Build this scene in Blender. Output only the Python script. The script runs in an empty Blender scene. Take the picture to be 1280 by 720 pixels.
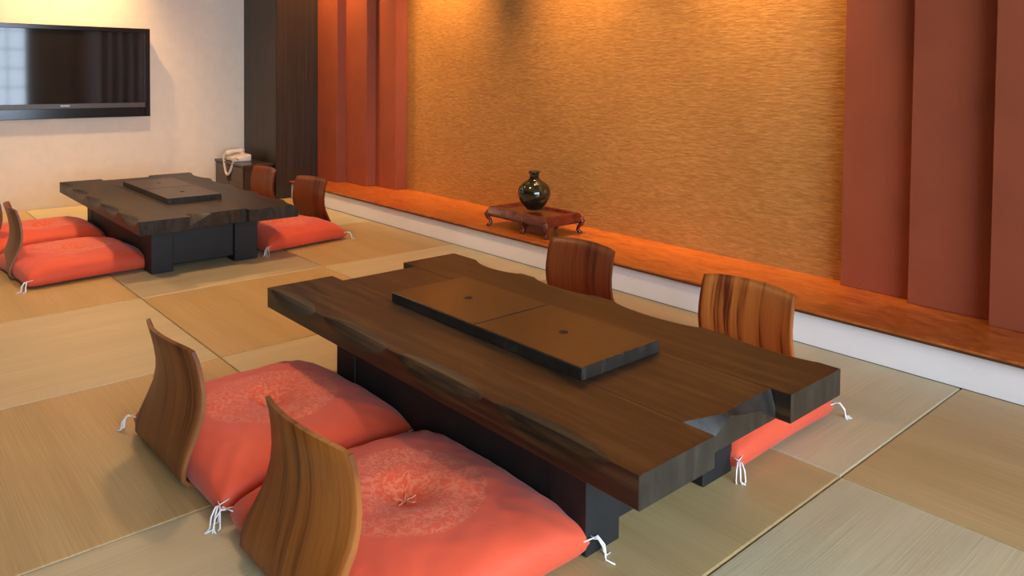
import bpy, bmesh, math, random
from mathutils import Vector, Matrix, noise
random.seed(7)
D = bpy.data
SC = bpy.context.scene
COL = SC.collection
PI = math.pi
R = math.radians

# ------------------------------------------------------------------ camera
cam_d = D.cameras.new('camera'); cam = D.objects.new('camera', cam_d); COL.objects.link(cam)
F_PX = 957.68
cam_d.sensor_width = 36.0; cam_d.lens = F_PX / 1280 * 36.0
cam_d.shift_y = (121.6 - 360) / 1280.0          # vertical-shift framing, verticals stay upright
cam_d.clip_start = 0.02
yaw, pitch, roll = R(48.49), R(1.75), R(0.526)
fw = Vector((-math.sin(yaw), math.cos(yaw), 0)); rt = Vector((math.cos(yaw), math.sin(yaw), 0)); up = Vector((0, 0, 1))
f2 = math.cos(pitch) * fw - math.sin(pitch) * up
u2 = math.cos(pitch) * up + math.sin(pitch) * fw
r3 = math.cos(roll) * rt + math.sin(roll) * u2
u3 = math.cos(roll) * u2 - math.sin(roll) * rt
cam.matrix_world = Matrix(((r3.x, u3.x, -f2.x, 0), (r3.y, u3.y, -f2.y, 0), (r3.z, u3.z, -f2.z, 1.0), (0, 0, 0, 1)))
SC.camera = cam

# ------------------------------------------------------------------ view + world + daylight
vs = SC.view_settings
vs.view_transform = 'Standard'; vs.look = 'None'; vs.gamma = 1; vs.use_curve_mapping = False
vs.exposure = 0.15
SKY = 14.0
w = D.worlds.new('sky'); SC.world = w; w.use_nodes = True
bg = w.node_tree.nodes['Background']; bg.inputs[0].default_value = (0.66, 0.81, 1.0, 1); bg.inputs[1].default_value = SKY
XL, XR, YF, YB, ZC = -6.33, 1.5, -2.55, 3.19, 2.4     # room: left, right, front, back walls, ceiling
WY0, WY1, WZ0, WZ1 = -1.2, 2.30, 0.08, 1.95            # window opening in the right wall
pl = D.lights.new('window_portal', 'AREA'); pl.shape = 'RECTANGLE'; pl.size = WZ1 - WZ0; pl.size_y = WY1 - WY0
pl.cycles.is_portal = True
po = D.objects.new('window_portal', pl); COL.objects.link(po)
po.location = (XR + 0.1, (WY0 + WY1) / 2, (WZ0 + WZ1) / 2); po.rotation_euler = (0, R(90), 0)
WARM = (1.0, 0.56, 0.20)
SOFT = (1.0, 0.64, 0.34)
P_WALL, P_ROOM, P_TV = 330.0, 105.0, 230.0

# ------------------------------------------------------------------ materials
def newmat(name):
    m = D.materials.new(name); m.use_nodes = True
    nt = m.node_tree; b = nt.nodes['Principled BSDF']
    return m, nt, b
def N(nt, t, **kw):
    n = nt.nodes.new(t)
    for k, v in kw.items():
        if k.startswith('i_'): n.inputs[k[2:].replace('_', ' ')].default_value = v
        else: setattr(n, k, v)
    return n
def L(nt, a, b): nt.links.new(a, b)
def coords(nt, scale=(1, 1, 1), rot=(0, 0, 0), src='Object'):
    tc = N(nt, 'ShaderNodeTexCoord'); mp = N(nt, 'ShaderNodeMapping')
    mp.inputs['Scale'].default_value = scale; mp.inputs['Rotation'].default_value = rot
    L(nt, tc.outputs[src], mp.inputs['Vector']); return mp.outputs[0]
def ramp(nt, fac, stops):
    r = N(nt, 'ShaderNodeValToRGB'); e = r.color_ramp.elements
    while len(e) < len(stops): e.new(0.5)
    for k, (p, c) in zip(e, stops): k.position = p; k.color = (*c, 1)
    L(nt, fac, r.inputs[0]); return r.outputs[0]
def bump(nt, b, h, strength, dist):
    n = N(nt, 'ShaderNodeBump'); n.inputs['Strength'].default_value = strength; n.inputs['Distance'].default_value = dist
    L(nt, h, n.inputs['Height']); L(nt, n.outputs[0], b.inputs['Normal'])
def plain(name, col, rough=0.5, spec=0.5, metal=0.0, var=0.0, vscale=8, coat=0):
    m, nt, b = newmat(name)
    b.inputs['Base Color'].default_value = (*col, 1); b.inputs['Roughness'].default_value = rough
    b.inputs['Specular IOR Level'].default_value = spec; b.inputs['Metallic'].default_value = metal
    b.inputs['Coat Weight'].default_value = coat
    n = N(nt, 'ShaderNodeTexNoise'); n.inputs['Scale'].default_value = vscale; n.inputs['Detail'].default_value = 4
    L(nt, coords(nt), n.inputs['Vector'])
    lo = tuple(c * (1 - var) for c in col); hi = tuple(min(1, c * (1 + var)) for c in col)
    L(nt, ramp(nt, n.outputs[0], [(0.3, lo), (0.7, hi)]), b.inputs['Base Color'])
    return m
def wood(name, dark, mid, light, scale, rough=0.4, coat=0.0, dist=2.0, bmp=0.05, spec=0.5, sharp=(0.3, 0.5, 0.72), src='Object', rvar=0.0):
    """streaky wood: noise stretched along the axis with the smallest scale"""
    m, nt, b = newmat(name)
    v = coords(nt, scale, src=src)
    n = N(nt, 'ShaderNodeTexNoise'); n.inputs['Scale'].default_value = 1; n.inputs['Detail'].default_value = 6
    n.inputs['Roughness'].default_value = 0.62; n.inputs['Distortion'].default_value = dist * 0.2
    L(nt, v, n.inputs['Vector'])
    c = ramp(nt, n.outputs[0], [(sharp[0], dark), (sharp[1], mid), (sharp[2], light)])
    L(nt, c, b.inputs['Base Color'])
    b.inputs['Roughness'].default_value = rough; b.inputs['Coat Weight'].default_value = coat; b.inputs['Coat Roughness'].default_value = 0.15
    b.inputs['Specular IOR Level'].default_value = spec
    if rvar:
        mr = N(nt, 'ShaderNodeMapRange'); mr.inputs[3].default_value = rough - rvar; mr.inputs[4].default_value = rough + rvar
        L(nt, n.outputs[0], mr.inputs[0]); L(nt, mr.outputs[0], b.inputs['Roughness'])
    bump(nt, b, n.outputs[0], bmp, 0.004)
    return m
def tatami(name, a, bcol, along_x):
    m, nt, b = newmat(name)
    v = coords(nt, (3, 260, 1) if along_x else (260, 3, 1))
    n = N(nt, 'ShaderNodeTexNoise'); n.inputs['Scale'].default_value = 1; n.inputs['Detail'].default_value = 2
    L(nt, v, n.inputs['Vector'])
    v2 = coords(nt, (0.7, 9, 1) if along_x else (9, 0.7, 1))
    n2 = N(nt, 'ShaderNodeTexNoise'); n2.inputs['Scale'].default_value = 1; n2.inputs['Detail'].default_value = 4
    L(nt, v2, n2.inputs['Vector'])
    mx = N(nt, 'ShaderNodeMath', operation='MULTIPLY_ADD'); mx.inputs[1].default_value = 0.5
    L(nt, n.outputs[0], mx.inputs[0])
    h2 = N(nt, 'ShaderNodeMath', operation='MULTIPLY'); h2.inputs[1].default_value = 0.5; L(nt, n2.outputs[0], h2.inputs[0])
    L(nt, h2.outputs[0], mx.inputs[2])
    L(nt, ramp(nt, mx.outputs[0], [(0.32, a), (0.68, bcol)]), b.inputs['Base Color'])
    b.inputs['Roughness'].default_value = 0.42; b.inputs['Specular IOR Level'].default_value = 0.5
    bump(nt, b, n.outputs[0], 0.25, 0.002)
    return m
def emit(name, col, s):
    m, nt, b = newmat(name)
    b.inputs['Emission Color'].default_value = (*col, 1); b.inputs['Emission Strength'].default_value = s
    b.inputs['Base Color'].default_value = (0.8, 0.8, 0.8, 1)
    return m
M = {}
M['mat_gold_sheen'] = tatami('rush mat gold sheen tint', (0.37, 0.25, 0.098), (0.51, 0.365, 0.17), True)  # sheen from alternating weave direction is put into two mat base colours
M['mat_pale_sheen'] = tatami('rush mat pale sheen tint', (0.43, 0.355, 0.205), (0.56, 0.48, 0.30), False)
M['subfloor'] = plain('subfloor board', (0.10, 0.07, 0.035), 0.8, var=0.2)
M['plaster'] = plain('cream plaster', (0.82, 0.74, 0.61), 0.75, 0.2, var=0.03, vscale=14)
M['ceiling'] = plain('pale wood ceiling', (0.44, 0.32, 0.20), 0.8, 0.2, var=0.03)
M['white'] = plain('white paint riser', (0.90, 0.87, 0.85), 0.45, 0.4, var=0.02)
M['red'] = plain('brick red panel', (0.30, 0.072, 0.032), 0.5, 0.35, var=0.07, vscale=5)
M['shadowgap'] = plain('dark lacquer edge', (0.09, 0.03, 0.012), 0.4, var=0.2)
M['column'] = wood('dark stained column', (0.020, 0.012, 0.006), (0.034, 0.020, 0.010), (0.055, 0.033, 0.016), (60, 60, 1.2), 0.42, spec=0.4)
# woven wall covering: short horizontal fibres
m, nt, b = newmat('woven wall covering')
n1 = N(nt, 'ShaderNodeTexNoise'); n1.inputs['Scale'].default_value = 1; n1.inputs['Detail'].default_value = 5; n1.inputs['Roughness'].default_value = 0.6
L(nt, coords(nt, (24, 24, 130)), n1.inputs['Vector'])
n2 = N(nt, 'ShaderNodeTexNoise'); n2.inputs['Scale'].default_value = 1.6; n2.inputs['Detail'].default_value = 3
L(nt, coords(nt), n2.inputs['Vector'])
ad = N(nt, 'ShaderNodeMath', operation='MULTIPLY_ADD'); ad.inputs[1].default_value = 0.8; L(nt, n1.outputs[0], ad.inputs[0])
h2 = N(nt, 'ShaderNodeMath', operation='MULTIPLY'); h2.inputs[1].default_value = 0.2; L(nt, n2.outputs[0], h2.inputs[0]); L(nt, h2.outputs[0], ad.inputs[2])
L(nt, ramp(nt, ad.outputs[0], [(0.30, (0.28, 0.122, 0.027)), (0.5, (0.38, 0.182, 0.046)), (0.7, (0.49, 0.255, 0.077))]), b.inputs['Base Color'])
b.inputs['Roughness'].default_value = 0.6; b.inputs['Specular IOR Level'].default_value = 0.35
bump(nt, b, n1.outputs[0], 0.4, 0.005); M['weave'] = m
# burl ledge
m, nt, b = newmat('orange burl wood')
n1 = N(nt, 'ShaderNodeTexNoise'); n1.inputs['Scale'].default_value = 1; n1.inputs['Detail'].default_value = 8; n1.inputs['Distortion'].default_value = 1.2; n1.inputs['Roughness'].default_value = 0.65
L(nt, coords(nt, (9, 22, 22)), n1.inputs['Vector'])
L(nt, ramp(nt, n1.outputs[0], [(0.28, (0.22, 0.040, 0.006)), (0.5, (0.43, 0.108, 0.016)), (0.72, (0.56, 0.185, 0.036))]), b.inputs['Base Color'])
b.inputs['Roughness'].default_value = 0.28; b.inputs['Coat Weight'].default_value = 0.3; b.inputs['Coat Roughness'].default_value = 0.12
M['burl'] = m
M['table_top'] = wood('dark walnut stain top', (0.007, 0.003, 0.001), (0.020, 0.009, 0.0025), (0.056, 0.028, 0.008), (2.4, 40, 40), 0.46, 0.0, 1.5, 0.10, rvar=0.08, sharp=(0.40, 0.5, 0.62))
M['table_end'] = wood('dark end grain', (0.012, 0.010, 0.008), (0.022, 0.018, 0.014), (0.04, 0.033, 0.025), (10, 40, 10), 0.24, 0.1, 1.0, 0.06)
M['table_base'] = plain('black stained base', (0.007, 0.0065, 0.006), 0.6, 0.5, var=0.3, vscale=20)
M['cover_top'] = wood('brown cover board', (0.030, 0.015, 0.004), (0.046, 0.023, 0.006), (0.066, 0.034, 0.010), (2.0, 38, 38), 0.38, 0.05, 1.0, 0.05, rvar=0.05)
M['hole'] = plain('finger hole lining', (0.006, 0.004, 0.003), 0.8)
def zebra(name, dark, mid, light, off):
    m, nt, b = newmat(name)
    tc = N(nt, 'ShaderNodeTexCoord'); mp = N(nt, 'ShaderNodeMapping')
    mp.inputs['Scale'].default_value = (26, 0.6, 1.3); mp.inputs['Location'].default_value = (off, off * 0.7, 0)
    L(nt, tc.outputs['Object'], mp.inputs['Vector'])
    n = N(nt, 'ShaderNodeTexNoise'); n.inputs['Scale'].default_value = 1; n.inputs['Detail'].default_value = 3; n.inputs['Roughness'].default_value = 0.5; n.inputs['Distortion'].default_value = 0.6
    L(nt, mp.outputs[0], n.inputs['Vector'])
    mp2 = N(nt, 'ShaderNodeMapping'); mp2.inputs['Scale'].default_value = (150, 3, 5); L(nt, tc.outputs['Object'], mp2.inputs['Vector'])
    n2 = N(nt, 'ShaderNodeTexNoise'); n2.inputs['Scale'].default_value = 1; n2.inputs['Detail'].default_value = 3; L(nt, mp2.outputs[0], n2.inputs['Vector'])
    a = N(nt, 'ShaderNodeMath', operation='MULTIPLY_ADD'); a.inputs[1].default_value = 0.28; L(nt, n2.outputs[0], a.inputs[0])
    h = N(nt, 'ShaderNodeMath', operation='MULTIPLY'); h.inputs[1].default_value = 0.72; L(nt, n.outputs[0], h.inputs[0]); L(nt, h.outputs[0], a.inputs[2])
    L(nt, ramp(nt, a.outputs[0], [(0.34, dark), (0.43, mid), (0.56, light), (0.70, mid)]), b.inputs['Base Color'])
    b.inputs['Roughness'].default_value = 0.42; b.inputs['Specular IOR Level'].default_value = 0.35
    return m
M['zebra_a'] = zebra('rosewood veneer brown', (0.055, 0.014, 0.004), (0.155, 0.046, 0.012), (0.22, 0.075, 0.020), 1.3)
M['zebra_b'] = zebra('teak veneer golden brown', (0.085, 0.020, 0.003), (0.225, 0.064, 0.009), (0.31, 0.098, 0.016), 4.1)
M['zebra_c'] = zebra('rosewood veneer red brown', (0.050, 0.008, 0.002), (0.120, 0.024, 0.005), (0.17, 0.044, 0.010), 7.7)
M['zebra_d'] = zebra('rosewood veneer orange streaked', (0.09, 0.016, 0.004), (0.32, 0.088, 0.014), (0.42, 0.135, 0.026), 2.2)
M['ply_edge'] = plain('plywood edge', (0.68, 0.45, 0.33), 0.5, var=0.15, vscale=60)
def cushion_mat(name, base, med, sc):
    m, nt, b = newmat(name)
    tc = N(nt, 'ShaderNodeTexCoord')
    mp = N(nt, 'ShaderNodeMapping'); mp.inputs['Scale'].default_value = (1, 1, 0); L(nt, tc.outputs['Object'], mp.inputs['Vector'])
    ln = N(nt, 'ShaderNodeVectorMath', operation='LENGTH'); L(nt, mp.outputs[0], ln.inputs[0])
    mr = N(nt, 'ShaderNodeMapRange'); mr.inputs[1].default_value = 0.178; mr.inputs[2].default_value = 0.172; mr.inputs[3].default_value = 0; mr.inputs[4].default_value = 1
    L(nt, ln.outputs['Value'], mr.inputs[0])
    n = N(nt, 'ShaderNodeTexNoise'); n.inputs['Scale'].default_value = 46; n.inputs['Detail'].default_value = 3; n.inputs['Distortion'].default_value = 2.5; L(nt, tc.outputs['Object'], n.inputs['Vector'])
    rp = N(nt, 'ShaderNodeMapRange'); rp.inputs[1].default_value = 0.44; rp.inputs[2].default_value = 0.6; L(nt, n.outputs[0], rp.inputs[0])
    # only the top side carries the woven medallion
    sx = N(nt, 'ShaderNodeSeparateXYZ'); L(nt, tc.outputs['Object'], sx.inputs[0])
    tz = N(nt, 'ShaderNodeMath', operation='GREATER_THAN'); tz.inputs[1].default_value = 0.05; L(nt, sx.outputs[2], tz.inputs[0])
    f1 = N(nt, 'ShaderNodeMath', operation='MULTIPLY'); L(nt, rp.outputs[0], f1.inputs[0]); L(nt, mr.outputs[0], f1.inputs[1])
    f2_ = N(nt, 'ShaderNodeMath', operation='MULTIPLY'); L(nt, f1.outputs[0], f2_.inputs[0]); L(nt, tz.outputs[0], f2_.inputs[1])
    n3 = N(nt, 'ShaderNodeTexNoise'); n3.inputs['Scale'].default_value = 6; n3.inputs['Detail'].default_value = 3; L(nt, tc.outputs['Object'], n3.inputs['Vector'])
    basec = ramp(nt, n3.outputs[0], [(0.3, tuple(c * 0.92 for c in base)), (0.7, tuple(c * 1.06 for c in base))])
    mix = N(nt, 'ShaderNodeMix', data_type='RGBA'); L(nt, f2_.outputs[0], mix.inputs[0]); L(nt, basec, mix.inputs[6]); mix.inputs[7].default_value = (*med, 1)
    L(nt, mix.outputs[2], b.inputs['Base Color'])
    b.inputs['Roughness'].default_value = 0.62; b.inputs['Specular IOR Level'].default_value = 0.3
    b.inputs['Sheen Weight'].default_value = 0.12
    wv = N(nt, 'ShaderNodeTexNoise'); wv.inputs['Scale'].default_value = 260; L(nt, tc.outputs['Object'], wv.inputs['Vector'])
    bump(nt, b, wv.outputs[0], 0.12, 0.002)
    return m
M['cushion'] = cushion_mat('coral red cushion cloth', (0.64, 0.076, 0.030), (0.68, 0.165, 0.075), 1)
M['thread'] = plain('white thread', (0.82, 0.80, 0.78), 0.6, 0.3)
M['tuft'] = plain('pale coral thread', (0.74, 0.30, 0.20), 0.6, 0.3)
M['tv_black'] = plain('gloss black plastic', (0.006, 0.005, 0.005), 0.16, 0.5, var=0.1)
M['tv_strip'] = plain('dark grey speaker strip', (0.055, 0.05, 0.048), 0.35, 0.5, var=0.1)
m, nt, b = newmat('television screen glass'); b.inputs['Base Color'].default_value = (0.013, 0.012, 0.012, 1); b.inputs['Roughness'].default_value = 0.05; b.inputs['Specular IOR Level'].default_value = 0.6; M['screen'] = m
M['silver'] = plain('grey emblem', (0.35, 0.35, 0.36), 0.35, metal=0.6)
M['lacquer'] = wood('dark red lacquer', (0.050, 0.006, 0.003), (0.095, 0.012, 0.006), (0.14, 0.022, 0.010), (20, 20, 20), 0.2, 0.5, spec=0.5)
m, nt, b = newmat('dark green glazed ceramic')
vr = N(nt, 'ShaderNodeTexVoronoi'); vr.inputs['Scale'].default_value = 26; L(nt, coords(nt), vr.inputs['Vector'])
nz = N(nt, 'ShaderNodeTexNoise'); nz.inputs['Scale'].default_value = 13; nz.inputs['Detail'].default_value = 3; L(nt, coords(nt), nz.inputs['Vector'])
ad = N(nt, 'ShaderNodeMath', operation='MULTIPLY'); L(nt, vr.outputs[0], ad.inputs[0]); L(nt, nz.outputs[0], ad.inputs[1])
L(nt, ramp(nt, ad.outputs[0], [(0.05, (0.10, 0.075, 0.022)), (0.16, (0.022, 0.022, 0.008)), (0.32, (0.010, 0.008, 0.005))]), b.inputs['Base Color'])
b.inputs['Roughness'].default_value = 0.1; b.inputs['Coat Weight'].default_value = 0.6; b.inputs['Coat Roughness'].default_value = 0.05; M['glaze'] = m
M['cabinet'] = wood('dark red brown cabinet', (0.022, 0.009, 0.005), (0.038, 0.015, 0.009), (0.058, 0.024, 0.014), (3, 30, 30), 0.35, 0.2)
M['phone'] = plain('cream plastic', (0.80, 0.70, 0.60), 0.35, 0.5, var=0.02)
M['phone_dark'] = plain('grey keypad', (0.25, 0.22, 0.19), 0.5, var=0.1)
M['frame'] = wood('window frame wood', (0.10, 0.05, 0.02), (0.16, 0.085, 0.035), (0.22, 0.12, 0.05), (20, 20, 3), 0.5)
m, nt, b = newmat('window pane glass')
for nd in [x for x in nt.nodes if x.type == 'BSDF_PRINCIPLED']: nt.nodes.remove(nd)
tr = N(nt, 'ShaderNodeBsdfTransparent'); gl = N(nt, 'ShaderNodeBsdfGlossy'); gl.inputs['Roughness'].default_value = 0.02
fr = N(nt, 'ShaderNodeFresnel'); fr.inputs[0].default_value = 1.3; ms = N(nt, 'ShaderNodeMixShader')
L(nt, fr.outputs[0], ms.inputs[0]); L(nt, tr.outputs[0], ms.inputs[1]); L(nt, gl.outputs[0], ms.inputs[2])
L(nt, ms.outputs[0], nt.nodes['Material Output'].inputs[0]); M['pane'] = m
M['ring'] = plain('brushed lamp ring', (0.6, 0.58, 0.55), 0.35, metal=0.7)
M['lamp'] = emit('lamp lens', (1, 0.72, 0.4), 6)

# ------------------------------------------------------------------ mesh helpers
def link(name, me, mats, parent=None, loc=(0, 0, 0), rot=(0, 0, 0)):
    o = D.objects.new(name, me); COL.objects.link(o)
    for mm in (mats if isinstance(mats, (list, tuple)) else [mats]):
        if len(me.materials) < (len(mats) if isinstance(mats, (list, tuple)) else 1): me.materials.append(M[mm])
    o.parent = parent; o.location = loc; o.rotation_euler = rot
    return o
def from_bm(bm, name, smooth=False):
    bmesh.ops.recalc_face_normals(bm, faces=bm.faces)
    me = D.meshes.new(name); bm.to_mesh(me); bm.free()
    if smooth:
        for p in me.polygons: p.use_smooth = True
    return me
def box_bm(x0, x1, y0, y1, z0, z1, bev=0.0, seg=1, bm=None):
    bm2 = bmesh.new()
    bmesh.ops.create_cube(bm2, size=1)
    for v in bm2.verts:
        v.co = Vector(((x0 + x1) / 2 + v.co.x * (x1 - x0), (y0 + y1) / 2 + v.co.y * (y1 - y0), (z0 + z1) / 2 + v.co.z * (z1 - z0)))
    if bev: bmesh.ops.bevel(bm2, geom=bm2.edges[:], offset=bev, segments=seg, profile=0.5, affect='EDGES')
    if bm is None: return bm2
    me = D.meshes.new('tmp'); bm2.to_mesh(me); bm2.free(); bm.from_mesh(me); D.meshes.remove(me); return bm
def box(name, x0, x1, y0, y1, z0, z1, mat, parent=None, bev=0.0, seg=1):
    return link(name, from_bm(box_bm(x0, x1, y0, y1, z0, z1, bev, seg), name), mat, parent)
def tube_bm(bm, pts, rad, seg=8, closed_ends=True):
    """tube along a polyline; rad number or list"""
    pts = [Vector(p) for p in pts]; rings = []
    prev = None
    for i, p in enumerate(pts):
        t = (pts[min(i + 1, len(pts) - 1)] - pts[max(i - 1, 0)]).normalized()
        a = prev if prev is not None else (Vector((0, 0, 1)) if abs(t.z) < 0.9 else Vector((1, 0, 0)))
        n = (a - t * a.dot(t)).normalized(); prev = n; bn = t.cross(n)
        r = rad[i] if isinstance(rad, (list, tuple)) else rad
        rings.append([bm.verts.new(p + r * (math.cos(2 * PI * k / seg) * n + math.sin(2 * PI * k / seg) * bn)) for k in range(seg)])
    for a, b_ in zip(rings, rings[1:]):
        for k in range(seg): bm.faces.new((a[k], a[(k + 1) % seg], b_[(k + 1) % seg], b_[k]))
    if closed_ends: bm.faces.new(rings[0][::-1]); bm.faces.new(rings[-1])
    return bm
def lathe_bm(prof, seg=32):
    bm = bmesh.new(); rings = []
    for r, z in prof:
        rings.append([bm.verts.new((r * math.cos(2 * PI * k / seg), r * math.sin(2 * PI * k / seg), z)) for k in range(seg)])
    for a, b_ in zip(rings, rings[1:]):
        for k in range(seg): bm.faces.new((a[k], a[(k + 1) % seg], b_[(k + 1) % seg], b_[k]))
    bm.faces.new(rings[0][::-1]); bm.faces.new(rings[-1]); return bm
def tag(o, label, cat, group=None, kind=None):
    o['label'] = label; o['category'] = cat
    if group: o['group'] = group
    if kind: o['kind'] = kind
    return o
def empty(name, loc=(0, 0, 0), rz=0):
    o = D.objects.new(name, None); COL.objects.link(o); o.location = loc; o.rotation_euler = (0, 0, rz); o.empty_display_size = 0.05
    return o
def copy_tree(o, parent=None):
    c = o.copy(); COL.objects.link(c); c.parent = parent
    for ch in list(o.children): copy_tree(ch, c)
    return c

# ------------------------------------------------------------------ the room
fl = box('floor', XL - .1, XR + .1, YF - .1, YB + .1, -0.12, -0.034, 'subfloor')
tag(fl, 'floor laid with square borderless tatami mats', 'floor', kind='structure')
GX = [XL + .002, -5.38, -4.475, -3.568, -2.657, -1.752, -0.863, 0.042, 0.947, XR - .002]
GY = [YF + .002, -1.66, -0.77, 0.12, 0.999, 1.876, 2.710]
mcache = {}
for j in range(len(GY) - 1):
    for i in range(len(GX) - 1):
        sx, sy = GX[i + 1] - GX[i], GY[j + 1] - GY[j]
        gold_sheen = (i + j) % 2 == (6 + 5) % 2  # checkerboard of the sheen tints, painted per mat
        key = (round(sx, 3), round(sy, 3), gold_sheen)
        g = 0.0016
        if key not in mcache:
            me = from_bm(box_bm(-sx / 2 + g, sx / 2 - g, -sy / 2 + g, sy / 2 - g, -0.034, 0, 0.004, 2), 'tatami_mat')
            me.materials.append(M['mat_gold_sheen' if gold_sheen else 'mat_pale_sheen']); mcache[key] = me
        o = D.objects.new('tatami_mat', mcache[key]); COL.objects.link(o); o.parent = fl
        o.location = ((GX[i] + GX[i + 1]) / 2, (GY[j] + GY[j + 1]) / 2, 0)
tag(box('ceiling', XL - .1, XR + .1, YF - .1, YB + .1, ZC, ZC + .1, 'ceiling'), 'plain light brown wooden ceiling', 'ceiling', kind='structure')
tag(box('wall_left', XL - .12, XL, YF - .1, YB + .1, -0.034, ZC, 'plaster'), 'smooth cream plaster wall behind the television', 'wall', kind='structure')
tag(box('wall_back', XL, XR, YB, YB + .12, -0.034, ZC, 'weave'), 'golden brown woven textile wall of the alcove', 'wall', kind='structure')
tag(box('wall_front', XL - .1, XR + .1, YF - .12, YF, -0.034, ZC, 'column'), 'dark stained wooden wall facing the alcove', 'wall', kind='structure')
bm = bmesh.new()
for a in ((YF, WY0, -0.034, ZC), (WY1, YB, -0.034, ZC), (WY0, WY1, -0.034, WZ0), (WY0, WY1, WZ1, ZC)):
    box_bm(XR, XR + .12, a[0], a[1], a[2], a[3], bm=bm)
tag(link('wall_right', from_bm(bm, 'wall_right'), 'plaster'), 'cream plaster wall around the large latticed window', 'wall', kind='structure')
# window with lattice
win = empty('window_1', (XR + .06, (WY0 + WY1) / 2, WZ0)); tag(win, 'large wooden lattice window in the plaster wall', 'window', kind='structure')
hw, hh = (WY1 - WY0) / 2, WZ1 - WZ0
bm = bmesh.new()
for a in ((-hw, -hw + .05, 0, hh), (hw - .05, hw, 0, hh), (-hw + .05, hw - .05, 0, .05), (-hw + .05, hw - .05, hh - .05, hh), (-.03, .03, .05, hh - .05)):
    box_bm(-.03, .03, *a, bm=bm)
link('window_frame', from_bm(bm, 'window_frame'), 'frame', win)
for s in (-1, 1):
    y0, y1 = (-hw + .05, -.03) if s < 0 else (.03, hw - .05)
    link('pane', from_bm(box_bm(-.003, .003, y0, y1, .05, hh - .05), 'pane'), 'pane', win)
    for k in range(1, 7):
        yy = y0 + (y1 - y0) * k / 7; box('lattice_bar', .004, .018, yy - .006, yy + .006, .05, hh - .05, 'frame', win)
    for k in range(1, 6):
        zz = .05 + (hh - .1) * k / 6; box('lattice_bar', .018, .030, y0, y1, zz - .006, zz + .006, 'frame', win)
# alcove ledge and riser
LEDGE_Z = 0.135
tag(box('trim_1', -5.70, XR, 2.712, YB, 0.0, 0.117, 'white'), 'white painted riser under the orange wood ledge', 'riser', kind='structure')
tr1 = box('trim_2', -5.70, XR, 2.690, YB, 0.1195, LEDGE_Z, 'burl', bev=0.002)
tag(tr1, 'glossy orange burl wood ledge along the alcove wall', 'ledge', kind='structure')
box('edge_strip', -5.70, XR, 2.696, 2.716, 0.117, 0.1195, 'shadowgap', tr1)
box('edge_strip', -5.70, XR, 2.6885, 2.690, 0.1195, 0.1275, 'shadowgap', tr1)
# stepped red panels either side of the woven wall
LP = [(-5.70, -5.379, 2.938), (-5.379, -5.064, 3.014), (-5.064, -4.785, 3.092)]
RP = [(-1.458, -1.174, 3.122), (-1.174, -0.880, 3.075), (-0.880, -0.585, 3.015), (-0.585, -0.285, 2.950), (-0.285, XR, 2.885)]
where = ['against the dark column', 'between two other panels', 'beside the woven wall']
ln = ['tall red wall panel against the dark corner column, furthest forward of its three', 'narrow red wall panel, middle of the three beside the dark column', 'narrow red wall panel bordering the woven wall, set back furthest of the three by the column']
for i, (x0, x1, y) in enumerate(LP):
    tag(box('wall_panel', x0, x1, y, YB, LEDGE_Z + .0005, ZC, 'red', bev=0.002), ln[i], 'panel', 'red wall panels by the column')
rn = ['brick red wall panel set back furthest, bordering the woven wall edge away from the column', 'brick red wall panel one step forward, second out from the woven wall', 'brick red wall panel two steps forward, third out from the woven wall', 'brick red wall panel three steps forward, fourth out from the woven wall', 'brick red wall panel furthest forward, running to the window wall']
for i, (x0, x1, y) in enumerate(RP):
    tag(box('wall_panel', x0, x1, y, YB, LEDGE_Z + .0005, ZC, 'red', bev=0.002), rn[i], 'panel', 'red wall panels away from the column')
tag(box('corner_column', XL, -5.70, 2.585, YB, 0, ZC, 'column', bev=0.003), 'dark brown stained wooden corner column from floor to ceiling', 'column', kind='structure')

# ------------------------------------------------------------------ ceiling downlights
def downlight(x, y, power, color, label, group, tilt=(0, 0), size=R(95), blend=0.8, radius=0.05):
    t = empty('ceiling_downlight', (x, y, ZC)); tag(t, label, 'lamp', group)
    link('ring', from_bm(lathe_bm([(.045, -.001), (.062, -.001), (.066, -.006), (.060, -.010), (.045, -.008)], 24), 'ring', True), 'ring', t)
    link('lens', from_bm(lathe_bm([(.045, -.002), (.045, -.004), (.02, -.005)], 24), 'lens', True), 'lamp', t)
    ld = D.lights.new('downlight_bulb', 'SPOT'); ld.energy = power; ld.color = color; ld.spot_size = size; ld.spot_blend = blend; ld.shadow_soft_size = radius
    lo = D.objects.new('bulb', ld); COL.objects.link(lo); lo.parent = t; lo.location = (0, 0, -.03); lo.rotation_euler = (tilt[0], tilt[1], 0)
for x in (-4.28, -2.95, -1.92):
    downlight(x, 2.93, P_WALL, WARM, 'small warm ceiling downlight washing the woven wall', 'alcove downlights', (R(26), 0), R(74), 1.0)
downlight(-6.02, 1.25, P_TV, WARM, 'small warm ceiling downlight above the television', None, (0, R(26)), R(85), 1.0)
downlight(-5.35, 2.62, P_WALL * .45, WARM, 'small warm ceiling downlight before the red panels by the column', None, (R(22), 0), R(85), 1.0)
for x, y in ((-5.0, 1.45), (-3.0, 1.45), (-4.9, 0.0)):
    downlight(x, y, P_ROOM, SOFT, 'round warm ceiling downlight over the mats', 'room downlights', (0, 0), R(130), 1.0, 0.09)

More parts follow.
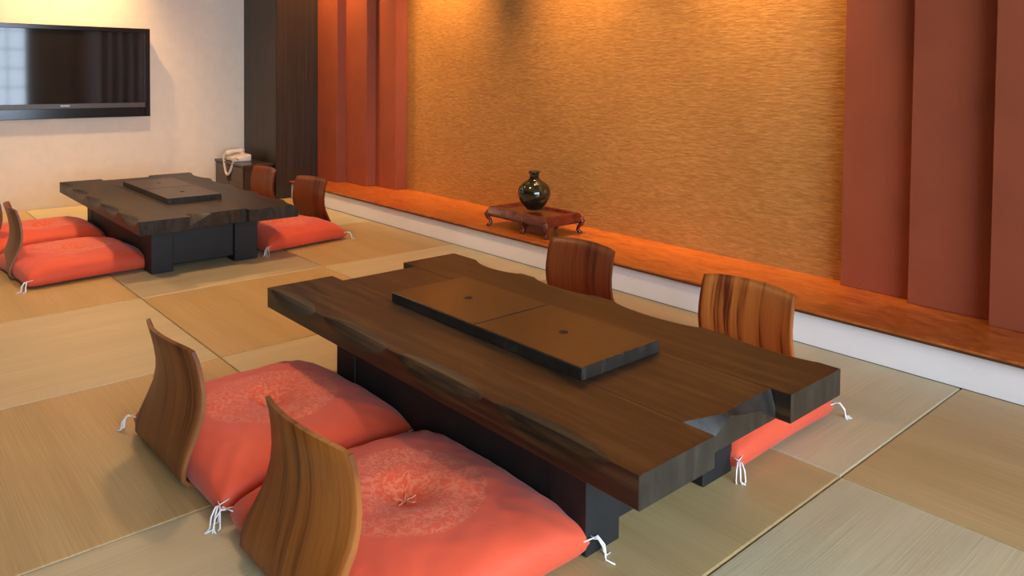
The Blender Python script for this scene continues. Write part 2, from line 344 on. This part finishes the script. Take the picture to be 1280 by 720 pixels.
# ------------------------------------------------------------------ television
tv = empty('television', (XL, 0, 0)); tag(tv, 'wide black flat television mounted on the cream wall', 'television')
ty0, ty1, tz0, tz1 = 0.64, 1.815, 0.650, 1.318
xf = 0.085
bm = box_bm(.02, xf - .012, ty0 + .01, ty1 - .01, tz0 + .01, tz1 - .01, .006, 2); link('back_case', from_bm(bm, 'back_case'), 'tv_black', tv)
box('wall_mount', 0.001, .02, 1.0, 1.45, .82, 1.15, 'tv_black', tv)
sz0, sz1, sy0, sy1 = .757, 1.285, ty0 + .036, ty1 - .036
bm = bmesh.new()
for a in ((ty0, sy0, tz0, tz1), (sy1, ty1, tz0, tz1), (sy0, sy1, sz1, tz1), (sy0, sy1, tz0, .722)):
    box_bm(xf - .012, xf + .008, *a, .003, 2, bm=bm)
fr_ = link('bezel', from_bm(bm, 'bezel'), 'tv_black', tv)
link('screen', from_bm(box_bm(xf - .010, xf + .0005, sy0, sy1, sz0 - .002, sz1), 'screen'), 'screen', tv)
sp = box('speaker_strip', xf - .010, xf + .005, sy0, sy1, .722, sz0 - .002, 'tv_strip', tv)
box('emblem', xf + .005, xf + .0065, 1.21, 1.27, .735, .745, 'silver', sp)

# ------------------------------------------------------------------ small cabinet and telephone
cb = empty('telephone_cabinet', (-6.03, 2.46, 0)); tag(cb, 'low dark reddish brown cabinet in the corner under the telephone', 'cabinet')
cx, cy = -6.03, 2.46
def bb(n, x0, x1, y0, y1, z0, z1, m_, par, bev=.002): return box(n, x0 - cx, x1 - cx, y0 - cy, y1 - cy, z0, z1, m_, par, bev)
bb('body', -6.318, -5.745, 2.35, 2.575, .03, .262, 'cabinet', cb)
bb('top', -6.328, -5.732, 2.337, 2.582, .262, .28, 'cabinet', cb)
for k in (0, 1):
    dx0 = -6.31 + k * .285
    d_ = bb('door', dx0, dx0 + .275, 2.340, 2.35, .05, .255, 'cabinet', cb)
    bb('handle', (-6.05 if k == 0 else -6.015), (-6.04 if k == 0 else -6.005), 2.332, 2.340, .13, .18, 'shadowgap', d_, .001)
for px in (-6.30, -5.79):
    for py in (2.36, 2.54): bb('foot', px, px + .03, py, py + .03, 0, .03, 'cabinet', cb, 0)
ph = empty('telephone', (-6.075, 2.43, .28)); ph.scale = (.82, .86, .9); tag(ph, 'cream telephone with looping cord on the low corner cabinet', 'telephone')
bm = box_bm(-.11, .12, -.075, .085, 0.0, .035, .01, 2)
for v in bm.verts:
    if v.co.z > .02: v.co.z += (v.co.y + .075) * .18
link('base', from_bm(bm, 'base', True), 'phone', ph)
kp = link('keypad', from_bm(box_bm(.0, .09, -.05, .05, .041, .046, .002), 'keypad'), 'phone_dark', ph, rot=(R(8), 0, 0))
bm = bmesh.new(); tube_bm(bm, [(-.07, -.085, .066), (-.07, -.06, .076), (-.07, 0, .082), (-.07, .06, .084), (-.07, .085, .078)], [.020, .022, .015, .022, .020], 12)
for y in (-.07, .07): tube_bm(bm, [(-.07, y, .07), (-.07, y, .042 + .012)], [.020, .024], 12)
link('handset', from_bm(bm, 'handset', True), 'phone', ph)
bm = bmesh.new(); pts = []
for k in range(241):
    s = k / 240
    a = PI * s
    # cord leaves the handset, hangs over the front edge of the cabinet and comes back to the base
    c = Vector((-.075 + .255 * s, -.105 - .012 * math.sin(a), .055 - .165 * math.sin(a) ** 0.75))
    th = 2 * PI * 30 * s
    pts.append(c + .0065 * Vector((0.3 * math.cos(th), math.cos(th), math.sin(th))))
tube_bm(bm, pts, .0055, 6)
tube_bm(bm, [(-.07, -.085, .062), (-.075, -.10, .058)], .005, 6); tube_bm(bm, [(.18, -.105, .053), (.16, -.075, .035), (.118, -.04, .02)], .005, 6)
link('cord', from_bm(bm, 'cord', True), 'phone', ph)

# ------------------------------------------------------------------ red lacquer stand and vase
st = empty('lacquer_stand', (-3.10, 2.912, LEDGE_Z)); st.scale = (1.05, 1.04, 1); tag(st, 'low dark red lacquer stand with curved legs on the ledge', 'stand')
SXh, SYh, SH = .222, .122, .112
bm = bmesh.new()
def ring_rect(hx, hy, z, n=1): return [bm.verts.new(p) for p in ((-hx, -hy, z), (hx, -hy, z), (hx, hy, z), (-hx, hy, z))]
prof = [(-.030, SH - .012), (-.018, SH), (-.008, SH), (0.0, SH - .004), (.006, SH - .016), (.016, SH - .034), (.018, SH - .044), (.010, SH - .046), (.0, SH - .028), (-.010, SH - .014)]
rings = [ring_rect(SXh + o, SYh + o, z) for o, z in prof]
for a, b_ in zip(rings, rings[1:]):
    for k in range(4): bm.faces.new((a[k], a[(k + 1) % 4], b_[(k + 1) % 4], b_[k]))
bm.faces.new(rings[0]); bm.faces.new(rings[-1])
link('top', from_bm(bm, 'top'), 'lacquer', st)
def cab_leg(x, y, sx, sy):
    bm = bmesh.new()
    path = [(0.006, SH - .030), (.014, SH - .048), (.010, SH - .062), (.0, SH - .078), (-.003, SH - .092), (.004, .008), (.008, 0)]
    tube_bm(bm, [(x + o * sx, y + o * sy, z) for o, z in path], [.015, .015, .012, .0095, .009, .010, .013], 8)
    return from_bm(bm, 'leg', True)
for sx in (-1, 1):
    for sy in (-1, 1): link('leg', cab_leg(sx * (SXh - .004), sy * (SYh - .004), sx, sy), 'lacquer', st)
for sy in (-1, 1): link('leg', cab_leg(.045, sy * (SYh - .004), 0, sy), 'lacquer', st)
box('reflection_panel', .05, SXh - .01, -SYh + .012, -SYh + .020, .018, SH - .02, 'lacquer', st)  # added panel stands in for reflection and shade on the glossy ledge
for (n_, x0, x1, y0, y1) in (('apron', -SXh, SXh, -SYh - .004, -SYh + .004), ('apron', -SXh, SXh, SYh - .004, SYh + .004), ('apron', SXh - .004, SXh + .004, -SYh, SYh), ('apron', -SXh - .004, -SXh + .004, -SYh, SYh)):
    box(n_, x0, x1, y0, y1, SH - .056, SH - .02, 'lacquer', st, .001)
vz = LEDGE_Z + SH
va = empty('vase', (-3.10, 2.915, vz)); tag(va, 'small round dark green glazed vase with narrow neck on the red stand', 'vase')
vp = [(.0385, 0), (.043, .002), (.046, .008), (.066, .028), (.084, .056), (.0925, .084), (.0915, .106), (.083, .128), (.066, .147), (.045, .160), (.032, .169), (.0265, .180), (.026, .190), (.028, .198), (.036, .208), (.037, .211), (.034, .212), (.025, .203), (.021, .19), (.024, .172)]
link('body', from_bm(lathe_bm(vp[:12], 40), 'body', True), 'glaze', va)
link('neck', from_bm(lathe_bm(vp[11:], 40), 'neck', True), 'glaze', va)

# ------------------------------------------------------------------ low tables
T, TH = 0.30, 0.064
def slab_mesh(x0, x1, yo, yi, scoops, n=160, t=TH, endcut=None):
    """slab whose outer edge (yo) is carved with hollow scoops (centre, half width, inset, drop); yi inner edge"""
    s = 1 if yi > yo else -1
    bm = bmesh.new(); secs = []
    for i in range(n + 1):
        x = x0 + (x1 - x0) * i / n
        d = 0.0015; h = 0.0015
        for (c, hwid, din, dh) in scoops:
            q = (x - c) / hwid
            if abs(q) < 1:
                sh = (1 - q * q) ** 0.62
                d = max(d, din * sh); h = max(h, dh * sh)
        pts = [(yi, -t), (yi, 0), (yo + s * (d + .05), 0), (yo + s * d, 0)]
        for k in range(1, 6):
            a = k / 6 * PI / 2
            # hollow quarter curve from the top edge to the outer face
            pts.append((yo + s * d * (1 - math.sin(a)), -h * (1 - math.cos(a))) if d > .004 else (yo + s * d * (1 - k / 6), -h * k / 6))
        pts += [(yo, -h), (yo, -max(h + .001, t * .97)), (yo + s * .002, -t)]
        secs.append([bm.verts.new((x, y, T + z)) for y, z in pts])
    m_ = len(secs[0])
    for a, b_ in zip(secs, secs[1:]):
        for k in range(m_): bm.faces.new((a[k], a[(k + 1) % m_], b_[(k + 1) % m_], b_[k]))
    e0 = bm.faces.new(secs[0]); e1 = bm.faces.new(secs[-1][::-1])
    bmesh.ops.recalc_face_normals(bm, faces=bm.faces)
    e0.material_index = 1; e1.material_index = 1
    for f in bm.faces:
        if f not in (e0, e1): f.smooth = False
    me = D.meshes.new('slab'); bm.to_mesh(me); bm.free(); return me
def plank_mesh(x0, x1, y0, y1, scoops, n=60, t=TH):
    """middle plank; its +x end is carved with scoops along y"""
    bm = bmesh.new(); secs = []
    for i in range(n + 1):
        y = y0 + (y1 - y0) * i / n
        yr = y0 + (y1 - y0) * .38                       # ridge between the two carved facets
        if y < yr:
            q = (yr - y) / (yr - y0); d = .005 + .036 * q; h = .004 + .053 * q
        else:
            q = (y - yr) / (y1 - yr); d = .009 + .006 * math.sin(PI * q * .8); h = .004 + .036 * q ** .8
        pts = [(x0, -t), (x0, 0), (x1 - d - .05, 0), (x1 - d, 0)]
        for k in range(1, 6):
            pts.append((x1 - d * (1 - k / 6), -h * k / 6))
        pts += [(x1, -h), (x1, -t)]
        secs.append([bm.verts.new((x, y, T + z)) for x, z in pts])
    m_ = len(secs[0])
    for a, b_ in zip(secs, secs[1:]):
        for k in range(m_):
            f = bm.faces.new((a[k], a[(k + 1) % m_], b_[(k + 1) % m_], b_[k]))
            if 3 <= k < m_ - 1: f.material_index = 1
    bm.faces.new(secs[0]); bm.faces.new(secs[-1][::-1])
    bmesh.ops.recalc_face_normals(bm, faces=bm.faces)
    me = D.meshes.new('plank'); bm.to_mesh(me); bm.free(); return me
def low_table(name, x0, x1, label, near_scoops, far_scoops, legx, yshift=0.0, yw=0.0):
    cxm = (x0 + x1) / 2; Y0, Y1, Y2, Y3 = 1.043, 1.275, 1.565, 1.800 + yw
    cym = (Y0 + Y3) / 2
    t = empty(name, (cxm, cym, 0)); tag(t, label, 'table', 'low wooden tables')
    def sh(me):
        me.transform(Matrix.Translation((-cxm, -cym, 0))); return me
    link('tabletop_slab', sh(slab_mesh(x0, x1, Y0, Y1 - .0008, near_scoops)), ['table_top', 'table_end'], t)
    link('tabletop_plank', sh(plank_mesh(x0 + .075, x1 - .035, Y1 + .0008, Y2 - .0008, [(1.335, .105, .038, .05), (1.50, .085, .028, .05)])), ['table_top', 'table_end'], t)
    link('tabletop_slab', sh(slab_mesh(x0, x1, Y3, Y2 + .0008, far_scoops)), ['table_top', 'table_end'], t)
    zt = T - TH
    def tb(n, a, b_, c, d, e, f, mat='table_base', bev=.003):
        o = link(n, sh(from_bm(box_bm(a, b_, c, d, e, f, bev), n)), mat, t); return o
    lx0, lx1 = legx
    for (a, b_) in ((lx0, lx0 + .11), (lx1 - .11, lx1)):
        tb('leg', a, b_, 1.150, 1.255, 0, zt)
        tb('leg', a, b_, 1.565, 1.688, 0, zt)
    for (c, d) in ((1.153, 1.175), (1.662, 1.684)): tb('side_panel', lx0 + .11, lx1 - .11, c, d, .030, zt)
    for (a, b_) in ((lx0 + .018, lx0 + .040), (lx1 - .040, lx1 - .018)): tb('reflection_panel', a, b_, 1.255, 1.565, .030, zt)
    return t
NS = [(-2.19, .145, .040, .052), (-1.82, .165, .040, .055), (-1.435, .168, .046, .056), (-1.065, .160, .038, .056)]
FS = [(-2.10, .125, .045, .05), (-1.765, .14, .034, .05), (-1.385, .16, .036, .05), (-1.02, .13, .02, .04)]
low_table('low_table', -2.365, -0.835, 'dark brown thick slab low table beside the ledge with the vase', NS, FS, (-2.105, -1.055))
NF = [(-5.42 + .165 + k * .33, .145, .040, .052) for k in range(5)]
FFS = [(-5.42 + .2 + k * .36, .15, .035, .05) for k in range(5)]
low_table('low_table', -5.42, -3.765, 'dark brown thick slab low table standing below the television', NF, FFS, (-5.21, -3.955), yw=.03)
def cover(x0, x1, label, group):
    c = empty('grill_cover', ((x0 + x1) / 2, 1.411, T)); tag(c, label, 'cover', group)
    hx, hy, th, r = (x1 - x0) / 2 - .0008, .142, .030, .0105
    bm = bmesh.new(); seg = 16
    def outer(z, ins=0): return [bm.verts.new((sx * (hx - ins), sy * (hy - ins), z)) for sx, sy in ((-1, -1), (1, -1), (1, 1), (-1, 1))]
    o0, o1, o2 = outer(0.0006), outer(th - .0025), outer(th, .0025)
    top_h = [bm.verts.new((r * math.cos(2 * PI * k / seg + PI / 4 * 5), r * math.sin(2 * PI * k / seg + PI / 4 * 5), th)) for k in range(seg)]
    bot_h = [bm.verts.new((v.co.x, v.co.y, .0006)) for v in top_h]
    side = []
    for a, b_ in ((o0, o1), (o1, o2)):
        for k in range(4): side.append(bm.faces.new((a[k], a[(k + 1) % 4], b_[(k + 1) % 4], b_[k])))
    q = seg // 4
    for k in range(4):
        arc = [top_h[(k * q + j) % seg] for j in range(q + 1)]
        bm.faces.new([o2[k], o2[(k + 1) % 4]] + arc[::-1])
        arc = [bot_h[(k * q + j) % seg] for j in range(q + 1)]
        bm.faces.new([o0[(k + 1) % 4], o0[k]] + arc)
    for k in range(seg): bm.faces.new((top_h[k], top_h[(k + 1) % seg], bot_h[(k + 1) % seg], bot_h[k])).material_index = 1
    bmesh.ops.recalc_face_normals(bm, faces=bm.faces)
    for f in side: f.material_index = 2
    me = D.meshes.new('board'); bm.to_mesh(me); bm.free()
    link('board', me, ['cover_top', 'hole', 'table_end'], c)
    link('finger_hole', from_bm(lathe_bm([(.0125, th - .0005), (.0125, th + .0006), (.0103, th + .0006), (.0103, th - .014)], 16), 'finger_hole', True), 'hole', c)
    return c
xm = -1.5825
cover(-1.980, xm, 'brown wooden cover board with finger hole, television end, on the table beside the vase ledge', 'cover boards on the tables')
cover(xm, -1.185, 'brown wooden cover board with finger hole, window end, on the table beside the vase ledge', 'cover boards on the tables')
c1 = cover(-5.0, -4.59, 'brown wooden cover board nearer the television on the table below it', 'cover boards on the tables')
c2 = cover(-4.59, -4.18, 'brown wooden cover board further from the television on the table below it', 'cover boards on the tables')
for c in (c1, c2): c.location.y = 1.44

# ------------------------------------------------------------------ legless floor chairs
def shell_profile():
    # (forward offset y, z) along the bent board, seat tip -> top
    key = [(.35, .006), (.25, .006), (.15, .006), (.075, .006), (.038, .007), (.008, .010), (-.005, .025), (-.005, .048), (.006, .080), (.023, .115), (.040, .155), (.046, .190), (.046, .225), (.040, .265), (.032, .300), (.022, .338)]
    return key
def chair_meshes(wd):
    key = shell_profile(); th = .0095; nu = 20
    kb = 5                                        # index where the backrest begins
    def build(idx, endtop):
        bm = bmesh.new(); A, B = [], []
        for i in idx:
            y, z = key[i]
            p0, p1 = key[max(i - 1, 0)], key[min(i + 1, len(key) - 1)]
            ty, tz = p1[0] - p0[0], p1[1] - p0[1]; l_ = math.hypot(ty, tz); ny, nz = -tz / l_, ty / l_   # points backwards / up
            ra, rb = [], []
            s_ = max(0, min(1, (z - .02) / .16)); curv = .030 * s_ * s_ * (3 - 2 * s_)
            q = max(0, min(1, (z - .05) / .29))
            w_ = wd / 2 * (1.0 - .065 * q ** .7)
            if i < kb: w_ = wd / 2 * (1 - .10 * (kb - i) / kb)
            for k in range(nu + 1):
                u = -1 + 2 * k / nu
                zz = z; w2 = w_
                if endtop and i == idx[-1]: zz = z - .007 * u * u - .004 * u ** 10
                yy = y - curv * (1 - u * u)
                ra.append(bm.verts.new((u * w2, yy + ny * th / 2, zz + nz * th / 2)))
                rb.append(bm.verts.new((u * w2, yy - ny * th / 2, zz - nz * th / 2)))
            A.append(ra); B.append(rb)
        def quad(a, b_, c, d, mi, sm=True):
            f = bm.faces.new((a, b_, c, d)); f.material_index = mi; f.smooth = sm
        for r0, r1, mi in [(A[i], A[i + 1], 0) for i in range(len(A) - 1)]:
            for k in range(nu): quad(r0[k], r0[k + 1], r1[k + 1], r1[k], mi)
        for r0, r1 in [(B[i], B[i + 1]) for i in range(len(B) - 1)]:
            for k in range(nu): quad(r0[k + 1], r0[k], r1[k], r1[k + 1], 0)
        for i in range(len(A) - 1):
            quad(A[i][0], A[i + 1][0], B[i + 1][0], B[i][0], 1, False); quad(A[i + 1][nu], A[i][nu], B[i][nu], B[i + 1][nu], 1, False)
        for k in range(nu):
            quad(A[0][k + 1], A[0][k], B[0][k], B[0][k + 1], 1, False); quad(A[-1][k], A[-1][k + 1], B[-1][k + 1], B[-1][k], 0, False)
        bmesh.ops.recalc_face_normals(bm, faces=bm.faces)
        me = D.meshes.new('shell'); bm.to_mesh(me); bm.free(); return me
    return build(list(range(kb, len(key))), True), build(list(range(0, kb + 1)), False)
CH = chair_meshes(.355)
def floor_chair(x, y, rz, veneer, label, group, lean=0):
    t = empty('floor_chair', (x, y, 0), rz); tag(t, label, 'chair', group)
    for nm, me in (('backrest', CH[0].copy()), ('seat_board', CH[1].copy())):
        me.materials.clear(); link(nm, me, [veneer, 'ply_edge'], t)
    if lean: t.children[0].rotation_euler = (R(-lean), 0, 0)
    return t
GN, GF = 'floor chairs at the table beside the vase ledge', 'floor chairs at the table below the television'
floor_chair(-2.027, .611, R(1), 'zebra_a', 'brown veneer floor chair, back to the mats, beside the chair with a golden back', GN)
floor_chair(-1.348, .624, R(1.5), 'zebra_b', 'golden brown veneer floor chair on the open mat side, nearer the window wall', GN, 4.5)
floor_chair(-2.075, 2.235, PI + R(2), 'zebra_c', 'dark red brown floor chair on the ledge side, just past the vase stand', GN)
floor_chair(-1.330, 2.225, PI - R(1), 'zebra_d', 'orange brown floor chair with dark streaks standing before the ledge', GN)
floor_chair(-4.455, 2.275, PI + R(7), 'zebra_c', 'red brown floor chair on an orange cushion before the riser, by the dark column', GF)
floor_chair(-5.120, 2.260, PI + R(2), 'zebra_c', 'red brown floor chair in front of the telephone cabinet', GF)
floor_chair(-4.440, .625, R(-3), 'zebra_a', 'brown floor chair on the open mat side, by a leg of the television table', GF)
floor_chair(-5.03, .610, R(2), 'zebra_a', 'brown floor chair on the open mat side, closest to the television wall', GF)

# ------------------------------------------------------------------ cushions
def cushion_mesh(hx, hy, seed):
    bm = bmesh.new(); n = 56; top, bot = [], []
    zs = .043
    for j in range(n + 1):
        rt_, rb_ = [], []
        for i in range(n + 1):
            # cosine-spaced so that the rounded rim has enough rows
            u = math.sin((-1 + 2 * i / n) * PI / 2); v = math.sin((-1 + 2 * j / n) * PI / 2)
            u = .55 * u + .45 * (-1 + 2 * i / n); v = .55 * v + .45 * (-1 + 2 * j / n)
            x = hx * u * (1 - .022 * (1 - v * v)) * (1 - .03 * (u * v) ** 6); y = hy * v * (1 - .022 * (1 - u * u)) * (1 - .03 * (u * v) ** 6)
            e = (max(0, (1 - abs(u) ** 3.2)) * max(0, (1 - abs(v) ** 3.2))) ** .42
            r = math.hypot(x, y)
            dim = .030 * math.exp(-(r / .05) ** 2) + .010 * math.exp(-(r / .12) ** 2)
            # radiating folds towards the corners
            cu = abs(u) * abs(v)
            fold = .006 * (cu ** 2.0) * math.sin(14 * (abs(u) - abs(v)) * 1.7 + seed) * e ** .5
            nz = .006 * noise.noise(Vector((x * 9 + seed * 3.1, y * 9, seed))) + .0025 * noise.noise(Vector((x * 30, y * 30 + seed, 2)))
            zt = zs - .012 * cu ** 3 + (.080 * e ** .85) - dim * e + (nz + fold) * e ** .4
            zb = max(.0125, zs - .012 * cu ** 3 - .05 * e ** .6)
            vt = bm.verts.new((x, y, zt)); rt_.append(vt)
            edge = i in (0, n) or j in (0, n)
            rb_.append(vt if edge else bm.verts.new((x, y, min(zb, zt - .002))))
        top.append(rt_); bot.append(rb_)
    for j in range(n):
        for i in range(n):
            bm.faces.new((top[j][i], top[j][i + 1], top[j + 1][i + 1], top[j + 1][i]))
            q = (bot[j][i], bot[j + 1][i], bot[j + 1][i + 1], bot[j][i + 1])
            if len(set(q)) == 4:
                try: bm.faces.new(q)
                except ValueError: pass
    return from_bm(bm, 'cover', True)
def tassel_mesh(hx, hy, sx, sy, seed):
    rnd = random.Random(seed); bm = bmesh.new()
    c = Vector((sx * (hx - .004), sy * (hy - .004), .032)); out = Vector((sx, sy, 0)).normalized(); side = Vector((-out.y, out.x, 0))
    # wrapped loop at the corner
    tube_bm(bm, [c - out * .022 + side * .014 + Vector((0, 0, .012)), c + Vector((0, 0, .010)) + out * .002, c - out * .022 - side * .014 + Vector((0, 0, .008))], .0016, 6)
    for k in range(4):
        a = rnd.uniform(-.7, .7); ln_ = rnd.uniform(.032, .048)
        d = (out * math.cos(a) + side * math.sin(a))
        p0 = c + Vector((0, 0, .008)); pts = [p0, p0 + d * .012 + Vector((0, 0, .002)), p0 + d * .024 + Vector((0, 0, -.014)), c + d * (.028) + Vector((0, 0, -.0290)), c + d * ln_ + side * rnd.uniform(-.012, .012) + Vector((0, 0, -.0300))]
        tube_bm(bm, pts, [.0017, .0019, .0019, .0018, .0016], 6)
    return from_bm(bm, 'tassel', True)
def tuft_mesh():
    bm = bmesh.new(); z = .083
    for a in (.4, 1.5, 2.5, 3.9, 5.2):
        d = Vector((math.cos(a), math.sin(a), 0))
        tube_bm(bm, [(0, 0, z), d * .008 + Vector((0, 0, z + .008)), d * .018 + Vector((0, 0, z + .008)), d * .027 + Vector((0, 0, z + .011))], .0014, 6)
    return from_bm(bm, 'tuft', True)
TUFT = tuft_mesh()
SETS = {}
def cushion(x, y, rz, hx, hy, seed, label, group):
    t = empty('floor_cushion', (x, y, 0), rz); tag(t, label, 'cushion', group)
    k = (hx, hy, seed)
    if k not in SETS: SETS[k] = (cushion_mesh(hx, hy, seed), [tassel_mesh(hx, hy, sx, sy, seed * 10 + q) for q, (sx, sy) in enumerate(((-1, -1), (1, -1), (1, 1), (-1, 1)))])
    link('cover', SETS[k][0], 'cushion', t)
    for me in SETS[k][1]: link('tassel', me, 'thread', t)
    link('tuft', TUFT, 'tuft', t)
    return t
GC, GD = 'coral cushions at the table beside the vase ledge', 'coral cushions at the table below the television'
cushion(-1.978, .884, R(2), .302, .272, 1, 'coral red cushion with round woven medallion under the plain brown chair', GC)
cushion(-1.347, .898, 0, .302, .270, 2, 'coral red cushion with round woven medallion under the golden brown chair', GC)
cushion(-2.060, 1.955, 0, .285, .270, 3, 'coral red cushion at the dark red brown chair on the ledge side', GC)
cushion(-1.315, 1.935, 0, .290, .262, 1, 'coral red cushion poking out beneath the table end, at the orange streaked chair', GC)
cushion(-4.300, 1.985, R(9), .278, .275, 2, 'orange red cushion between a leg of the television table and the ledge', GD)
cushion(-5.090, 1.970, R(2), .285, .270, 3, 'orange red cushion under the chair before the telephone cabinet', GD)
cushion(-4.325, .890, R(5), .295, .280, 3, 'orange red cushion beside a leg of the television table, open mat side', GD)
cushion(-5.060, .885, R(1), .285, .275, 1, 'orange red cushion on the open mat side, closest to the television wall', GD)
